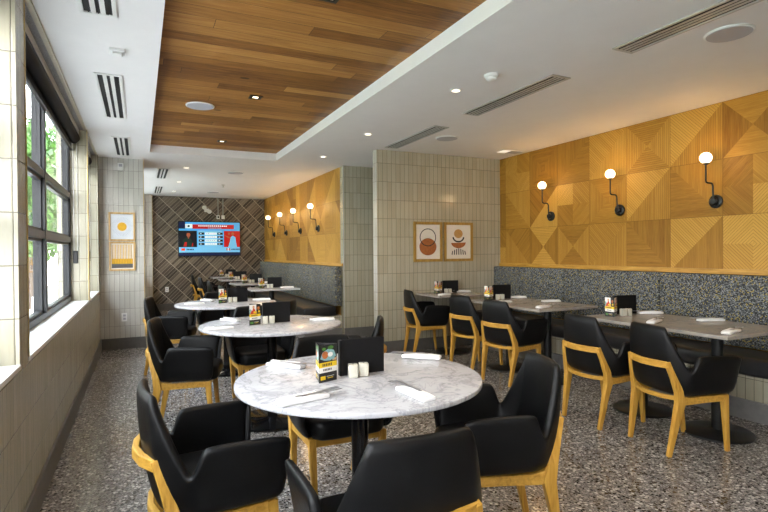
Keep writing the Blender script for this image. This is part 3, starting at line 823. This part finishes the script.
def art3(P, w, h):
    for k in range(40):
        a = R(9*k); c, s_ = math.cos(a), math.sin(a); q = .006
        def pt(r_, o): return (.5+(r_*c-o*s_), .5+(r_*s_+o*c)*.83)
        P([pt(.24, -q*.7), pt(.40, -q), pt(.40, q), pt(.24, q*.7)], 'grey_line', 1)
    P(disc(.5, .5, .205, .172, 28), 'paper', 2); P(disc(.5, .5, .175, .148, 28), 'ochre', 3)
def art4(P, w, h):
    P([(.10, .10), (.90, .10), (.90, .42), (.10, .42)], 'ochre', 1); P([(.10, .10), (.90, .10), (.90, .24), (.10, .24)], 'grey_base', 2)
    for k in range(13):
        x = .115+.060*k; P([(x, .42), (x+.026, .42), (x+.026, .90), (x, .90)], 'ochre' if k % 3 else 'sand', 1)
        P([(x+.03, .24), (x+.036, .24), (x+.036, .42), (x+.03, .42)], 'ink', 3)
GE = 'prints on the end wall'
framed('framed_print', 'pale framed print of a yellow sun, upper one on the end wall', -.372, -.050, Y1-.001, 1.468, 1.857, 'lightwood', .024, 'paper_cool', art3, GE)
framed('framed_print', 'pale framed print of yellow stripes, lower one on the end wall', -.372, -.050, Y1-.001, 1.062, 1.458, 'lightwood', .024, 'paper', art4, GE)

# ================================================================== TELEVISION
SC = {}
def scol(name, c, s=1.0):
    M['tv_'+name] = emissive('screen '+name, [k**1.6 for k in c], s*.5, .3); return 'tv_'+name
blue = scol('blue', (.16, .50, .78), 1.1); dblue = scol('deep blue', (.02, .05, .16), 1.0); red = scol('red', (.55, .018, .025), 1.1); wht = scol('white', (.80, .88, .92), 1.1)
nav = scol('navy', (.008, .018, .04), 1.0); orange = scol('orange', (.85, .18, .03), 1.0); skin = scol('skin', (.50, .22, .13), 1.0); sky2 = scol('pale blue', (.30, .60, .80), 1.1); green = scol('green', (.01, .09, .07), 1.0)
t = thing('television', 'flat television showing a blue and red sports scoreboard', 'television', (.80, Y2-.05, 1.22), 0)
W, HH = 1.395, .808
MB().box(0, W, -.012, .035, 0, HH, 'black_metal').build('housing', t, bevel=.004)
MB().box(.3, W-.3, .035, .049, .2, HH-.2, 'black_metal').build('wall_mount', t)
T = facing_minus_y(.018, -.0125, .018); w, h = W-.036, HH-.036
def scr(name, rects, k0=1):
    m = MB()
    for i, (a, b_, c, d, mat) in enumerate(rects):
        z = .0004*(k0+i*.25)
        m.poly([(a*w, c*h, z), (b_*w, c*h, z), (b_*w, d*h, z), (a*w, d*h, z)], mat, T)
    return m
scr('screen', [(0, 1, 0, 1, blue), (0, 1, 0, .09, dblue), (0, .10, .80, 1, dblue), (.30, .70, .23, .75, sky2), (0, 1, .09, .25, sky2)], 0).build('screen', t, solid=-1)
rr = [(.10, .215, .815, .94, wht), (.215, .90, .80, .93, red)]
for k in range(15): rr.append((.31+.032*k, .31+.032*k+.022, .872, .905, wht))
for k in range(8): rr.append((.47+.028*k, .47+.028*k+.02, .818, .838, sky2))
m = scr('header', rr, 5)
m.poly([(w*.155+.028*math.cos(R(a)), h*.877+.028*math.sin(R(a)), .0045) for a in range(0, 360, 24)], green, T); m.build('header_banner', t, solid=-1)
m = scr('photo', [(0, .285, .25, .74, nav)], 5)
def sp(pts, mat, z=.004): m.poly([(a*w, b_*h, z) for a, b_ in pts], mat, T)
sp([(.06, .25), (.055, .46), (.11, .54), (.17, .54), (.21, .44), (.235, .25)], green); sp(disc(.150, .615, .030, .065), skin, .0043); sp([(.118, .64), (.135, .70), (.165, .70), (.182, .64), (.165, .67), (.13, .67)], nav, .0046)
sp([(.07, .27), (.09, .40), (.125, .40), (.12, .27)], red, .0043); sp([(.20, .27), (.21, .38), (.225, .37), (.222, .27)], red, .0043); sp([(.135, .54), (.15, .50), (.165, .54)], skin, .0043)
m.build('left_photo', t, solid=-1)
m = scr('photo', [(.73, 1, .25, .74, red)], 5)
sp([(.80, .25), (.83, .42), (.84, .55), (.88, .60), (.925, .55), (.935, .40), (.95, .25)], sky2); sp(disc(.878, .655, .024, .055), skin, .0043); sp([(.74, .62), (.745, .585), (.84, .50), (.845, .54)], skin, .0043); sp(disc(.815, .66, .018, .04), skin, .0043)
m.build('right_photo', t, solid=-1)
rr = []
for k in range(4):
    z = .625-.105*k
    rr += [(.42, .61, z, z+.065, wht), (.315, .405, z, z+.065, nav), (.62, .71, z, z+.065, nav)]
    rr += [(.335, .36, z+.022, z+.043, wht), (.64, .665, z+.022, z+.043, wht)] + [(.44+.03*j, .44+.03*j+.018, z+.025, z+.042, dblue) for j in range(2 if k == 0 else 5)]
scr('table', rr, 6).build('score_table', t, solid=-1)
scr('flags', [(.035, .095, .145, .215, orange), (.06, .072, .165, .195, red), (.77, .79, .145, .215, red), (.79, .815, .145, .215, wht), (.815, .835, .145, .215, red), (.797, .808, .165, .195, red)] +
    [(.12+.024*k, .12+.024*k+.017, .16, .20, dblue) for k in range(5)] + [(.855+.024*k, .855+.024*k+.017, .16, .20, dblue) for k in range(6)], 6).build('flag_row', t, solid=-1)
for i, x in enumerate((1.69, 1.80)):
    t = thing('conduit_outlet', ['outlet box on the left of two conduits above the television', 'outlet box on the right of two conduits above the television'][i], 'outlet', (x, Y2, 2.095), 0, 'outlet boxes above the television')
    MB().box(-.035, .035, -.045, 0, 0, .085, 'offwhite').build('box', t, bevel=.004)
    MB().sweep([(0, -.02, .085), (0, -.02, H-2.095)], .026, .026, 'pipe', n=10).build('conduit', t, smooth=True)
    if i == 0: MB().box(-.018, .018, -.048, -.045, .02, .065, 'slot').build('socket', t)
t = thing('emergency_light', 'white twin emergency light on the dark back wall', 'emergency light', (1.43, Y2, 2.29), 0)
MB().box(-.05, .05, -.05, .003, -.04, .04, 'offwhite').build('body', t, bevel=.01)
for s in (-1, 1):
    Tm = Matrix.Translation((.055*s, -.05, .045*-s)) @ Matrix.Rotation(R(70), 4, 'X')
    MB().lathe([(.02, -.02), (.05, .03), (.052, .04)], 'offwhite', 18, Tm).build('lamp_head', t, smooth=True)
def outlet(x, y, z, label):
    t = thing('wall_outlet', label, 'outlet', (x, y, z), 0)
    MB().box(-.036, .036, -.007, 0, -.058, .058, 'offwhite').build('cover_plate', t, bevel=.003)
    for dz in (-.022, .022): 
        MB().box(-.016, .016, -.009, -.007, dz-.014, dz+.014, 'speaker').build('socket', t, bevel=.002)
    return t
outlet(-.194, Y1, .43, 'white double wall outlet low on the end wall')
outlet(.557, Y2, .47, 'white wall outlet low on the dark back wall')
t = thing('wall_sensor', 'small white box high on the end wall', 'sensor', (-.22, Y1, 2.42), 0)
MB().box(-.036, .036, -.03, 0, 0, .105, 'offwhite').build('body', t, bevel=.006)
MB().box(-.02, .02, -.033, -.03, .055, .09, 'speaker').build('lens', t, bevel=.002)

# ================================================================== CEILING FITTINGS
def slot_vent(label, x0, x1, y0, y1, n, fm, grp, fw=.022):
    t = thing('ceiling_vent', label, 'vent', ((x0+x1)/2, (y0+y1)/2, H), 0, grp)
    w, L = (x1-x0)/2, (y1-y0)/2
    b = MB(); z0 = -.010
    b.box(-w, w, -L, -L+fw, z0, -.0005, fm).box(-w, w, L-fw, L, z0, -.0005, fm).box(-w, -w+fw, -L+fw, L-fw, z0, -.0005, fm).box(w-fw, w, -L+fw, L-fw, z0, -.0005, fm)
    b.build('frame', t, bevel=.002)
    MB().box(-w+fw, w-fw, -L+fw, L-fw, -.003, -.0006, 'slot').build('backing', t)
    iw = 2*(w-fw); p = iw/n
    for k in range(1, n):
        MB().box(-w+fw+p*k-.27*p, -w+fw+p*k+.27*p, -L+fw, L-fw, -.009, -.003, fm).build('divider', t)
    for k in range(n):
        xk = -w+fw+p*(k+.5)
        MB().box(xk-.003, xk+.003, -L+fw, L-fw, -.008, -.003, 'slot').build('blade', t)
    return t
GL, GRt, GFr = 'three-slot vents beside the windows', 'long slot vents over the near nook', 'small vents of the far room'
slot_vent('three-slot ceiling vent cut by the top edge, beside the windows', -.275, -.095, 2.0, 3.20, 3, 'offwhite', GL)
slot_vent('middle three-slot ceiling vent beside the windows', -.285, -.10, 4.23, 5.57, 3, 'offwhite', GL)
slot_vent('farthest three-slot ceiling vent beside the windows', -.27, -.085, 6.46, 7.66, 3, 'offwhite', GL)
slot_vent('nearest long slot vent above the near banquette', 2.76, 2.94, 1.15, 2.40, 4, 'alu', GRt)
slot_vent('middle long slot vent above the near banquette', 2.76, 2.94, 2.93, 4.11, 4, 'alu', GRt)
slot_vent('farthest long slot vent by the tiled partition', 2.76, 2.94, 4.62, 5.82, 4, 'alu', GRt)
slot_vent('nearer small three-slot vent in the far room', .26, .44, 8.60, 9.76, 3, 'offwhite', GFr)
slot_vent('farther small three-slot vent in the far room', .28, .445, 10.92, 12.2, 3, 'offwhite', GFr)
t = thing('ceiling_grille', 'small ceiling grille with pale strip by the parquet wall', 'grille', (4.40, 5.45, H), 0)
MB().box(-.17, .17, -.085, .085, -.008, -.0005, 'white').build('frame', t, bevel=.002)
MB().box(-.15, -.04, -.07, .07, -.0100, -.008, 'strip').build('glow_strip', t)
MB().box(-.03, .15, -.07, .07, -.0092, -.008, 'speaker').build('grille_face', t)
def ceil_disc(name, label, cat, x, y, z, r, grp, face='speaker'):
    t = thing(name, label, cat, (x, y, z), 0, grp)
    MB().lathe([(r, -.0005), (r, -.006), (r-.008, -.010)], 'offwhite', 40, cap=True).build('rim', t, smooth=True, sharp=30)
    MB().lathe([(r-.010, -.0095), (r-.012, -.0125)], face, 40).build('speaker_grille', t, smooth=True, sharp=30)
    return t
GS = 'round ceiling speakers'
ceil_disc('ceiling_speaker', 'round white speaker in the wooden ceiling panel', 'speaker', .535, 5.20, CZ, .13, GS)
ceil_disc('ceiling_speaker', 'round speaker on the ceiling at the upper right corner', 'speaker', 3.21, 1.94, H, .13, GS)
ceil_disc('ceiling_speaker', 'round ceiling speaker near the tiled partition', 'speaker', 3.20, 5.08, H, .13, GS)
ceil_disc('ceiling_speaker', 'round ceiling speaker in the far room, nearer one', 'speaker', 1.424, 8.64, H, .13, GS)
ceil_disc('ceiling_speaker', 'round ceiling speaker in the far room, by the back wall', 'speaker', 1.437, 11.6, H, .13, GS)
t = thing('smoke_detector', 'white round smoke detector on the ceiling', 'smoke detector', (2.36, 3.13, H), 0)
MB().lathe([(.055, -.0005), (.055, -.016), (.050, -.020)], 'offwhite', 32).build('base', t, smooth=True)
MB().lathe([(.042, -.019), (.040, -.034), (.026, -.044), (.012, -.046)], 'offwhite', 32).build('chamber', t, smooth=True)
t = thing('motion_sensor', 'small white sensor box on the ceiling beside the windows', 'sensor', (-.115, 3.72, H), 0)
MB().box(-.045, .045, -.04, .04, -.022, .003, 'offwhite').build('base', t, bevel=.005)
MB().box(-.030, .030, -.028, .028, -.034, -.022, 'offwhite').build('lens', t, bevel=.006)
t = thing('sprinkler', 'small sprinkler on the far room ceiling', 'sprinkler', (1.465, 10.3, H), 0)
MB().lathe([(.04, .003), (.035, -.008)], 'alu', 20).build('rosette', t, smooth=True)
MB().lathe([(.010, -.008), (.010, -.04), (.022, -.042), (.022, -.046)], 'alu', 16).build('head', t, smooth=True)
def downlight(label, x, y, z, grp, sq=False, vis=True):
    t = thing('downlight', label, 'ceiling light', (x, y, z), 0, grp)
    if sq:
        b = MB(); a, c = .055, .040
        b.box(-a, a, -a, -c, -.006, -.0005, 'black_metal').box(-a, a, c, a, -.006, -.0005, 'black_metal').box(-a, -c, -c, c, -.006, -.0005, 'black_metal').box(c, a, -c, c, -.006, -.0005, 'black_metal')
        b.build('trim_ring', t); MB().box(-c, c, -c, c, -.004, -.0006, 'slot').build('reflector', t)
        MB().box(-.022, .022, -.020, .020, -.0055, -.004, 'dl').build('lamp', t)
    else:
        MB().lathe([(.048, -.0005), (.048, -.005), (.044, -.007)], 'offwhite', 28).build('trim_ring', t, smooth=True, sharp=30)
        MB().lathe([(.034, -.0065), (.030, -.0085)], 'dl', 24).build('lamp', t)
    lt = bpy.data.lights.new('downlight_beam', 'SPOT'); lt.energy = DLE; lt.color = (1, .86, .68); lt.spot_size = R(120); lt.spot_blend = .8; lt.shadow_soft_size = .04
    lo = bpy.data.objects.new('downlight_beam', lt); COL.objects.link(lo); lo.location = (x, y, z-.03)
    return t
DLE = 34.0
GD = 'round recessed downlights'
downlight('round recessed downlight nearest the smoke detector', 2.318, 3.54, H, GD)
downlight('round recessed downlight second along the right ceiling strip', 2.29, 5.25, H, GD)
downlight('round recessed downlight before the tiled partition', 2.27, 6.73, H, GD)
downlight('round recessed downlight nearest of the far room row', .652, 8.40, H, GD)
downlight('round recessed downlight middle of the far room row', .662, 10.1, H, GD)
downlight('round recessed downlight by the back wall, far room', .66, 11.7, H, GD)
downlight('added unseen round downlight behind the viewer on the right strip', 2.33, 1.7, H, GD)  # unseen lamp added to light the foreground
downlight('added unseen round downlight farthest behind the viewer', 2.33, -.2, H, GD)  # added out of view, more light for the near end
downlight('nearer square downlight in the wooden ceiling panel', .957, 4.716, CZ, 'square downlights in the wood panel', True)
downlight('farther square downlight in the wooden ceiling panel', .949, 6.749, CZ, 'square downlights in the wood panel', True)
downlight('added unseen square downlight in the wooden panel above the viewer', .957, 2.70, CZ, 'square downlights in the wood panel', True)  # added unseen lamp, carries the square row on for extra light
downlight('added unseen square downlight in the wooden panel behind the viewer', .957, .65, CZ, 'square downlights in the wood panel', True)  # added unseen lamp lighting the near end of the room

# ================================================================== OUTSIDE
struct(MB().box(-9, -.77, -12, 30, -.35, -.25, 'paving').build('ground'), 'pale paving outside the windows', 'ground')
struct(MB().box(-40, -9, -14, 60, -.36, -.26, 'grass').build('lawn'), 'green lawn beyond the paving', 'ground')
def tree(label, x, y, h, r, seed):
    rnd = random.Random(seed)
    t = thing('street_tree', label, 'tree', (x, y, -.25), 0, 'trees outside the windows')
    MB().sweep([(0, 0, 0), (.04, .02, h*.3), (0, .06, h*.6), (.05, 0, h*.85)], [.26, .2, .14, .05], 0, 'bark', n=10).build('trunk', t, smooth=True)
    m = MB()
    for k in range(3600):
        while True:
            p = Vector((rnd.uniform(-1, 1), rnd.uniform(-1, 1), rnd.uniform(-1, 1)))
            if .35 < p.length < 1: break
        c = Vector((p.x*r, p.y*r, h*.66+p.z*r*1.05)); s = rnd.uniform(.11, .21)
        Tm = Matrix.Translation(c) @ Matrix.Rotation(rnd.uniform(0, 6.3), 4, 'Z') @ Matrix.Rotation(rnd.uniform(-1.2, 1.2), 4, 'X')
        m.add([(0, -s, 0), (s*.5, 0, s*.12), (0, s, 0), (-s*.5, 0, s*.12)], [(0, 1, 2, 3)], 'leaf', Tm)
    m.build('foliage', t, solid=-1)
for i, (x, y, h, r) in enumerate([(-3.2, 12.5, 4.6, 1.7), (-2.9, 17.5, 5.0, 1.9), (-3.6, 22.5, 5.2, 2.0), (-4.4, 8.2, 4.6, 1.6), (-4.6, 3.5, 4.8, 1.7), (-2.6, 28.0, 6.0, 2.2), (-5.2, 33.0, 7.0, 2.6)]):
    tree(['leafy street tree just beyond the large window', 'second leafy street tree along the pavement', 'farthest leafy street tree along the pavement', 'leafy street tree off to the side of the large window', 'leafy street tree outside the nearest bay', 'tall leafy tree at the far end of the pavement', 'tallest leafy tree, farthest away beyond the lawn edge'][i], x, y, h, r, 40+i)

# ================================================================== WORLD AND CAMERA
w = bpy.data.worlds.new('sky'); scn.world = w; w.use_nodes = True
nt = w.node_tree; nt.nodes.clear()
out = nt.nodes.new('ShaderNodeOutputWorld'); bg = nt.nodes.new('ShaderNodeBackground')
tc = nt.nodes.new('ShaderNodeTexCoord'); sx = nt.nodes.new('ShaderNodeSeparateXYZ'); rp = nt.nodes.new('ShaderNodeValToRGB')
rp.color_ramp.elements[0].position = .45; rp.color_ramp.elements[0].color = (.90, .90, .92, 1)
rp.color_ramp.elements[1].position = .9; rp.color_ramp.elements[1].color = (.72, .86, 1.0, 1)
nt.links.new(tc.outputs['Generated'], sx.inputs[0]); nt.links.new(sx.outputs[2], rp.inputs[0])
nt.links.new(rp.outputs[0], bg.inputs[0]); bg.inputs[1].default_value = 16.0
nt.links.new(bg.outputs[0], out.inputs[0])

cam = bpy.data.cameras.new('camera'); co = bpy.data.objects.new('camera', cam); COL.objects.link(co)
cam.sensor_width = 36; cam.lens = 519.155/768*36; cam.clip_start = .05; cam.clip_end = 200
yw, pt, rl = R(25.218), R(-.514), R(.436)
F = Vector((math.sin(yw)*math.cos(pt), math.cos(yw)*math.cos(pt), math.sin(pt)))
Rr = Vector((math.cos(yw), -math.sin(yw), 0)); U = Rr.cross(F)
R2 = Rr*math.cos(rl) - U*math.sin(rl); U2 = Rr*math.sin(rl) + U*math.cos(rl)
co.matrix_world = Matrix(((R2.x, U2.x, -F.x, 0), (R2.y, U2.y, -F.y, 0), (R2.z, U2.z, -F.z, 1.30), (0, 0, 0, 1)))
scn.camera = co
scn.view_settings.view_transform = 'Standard'; scn.view_settings.look = 'None'
scn.view_settings.gamma = 1; scn.view_settings.use_curve_mapping = False
scn.view_settings.exposure = 0.25
scn.cycles.use_denoising = True
scn.cycles.max_bounces = 10; scn.cycles.diffuse_bounces = 5; scn.cycles.sample_clamp_indirect = 6.0
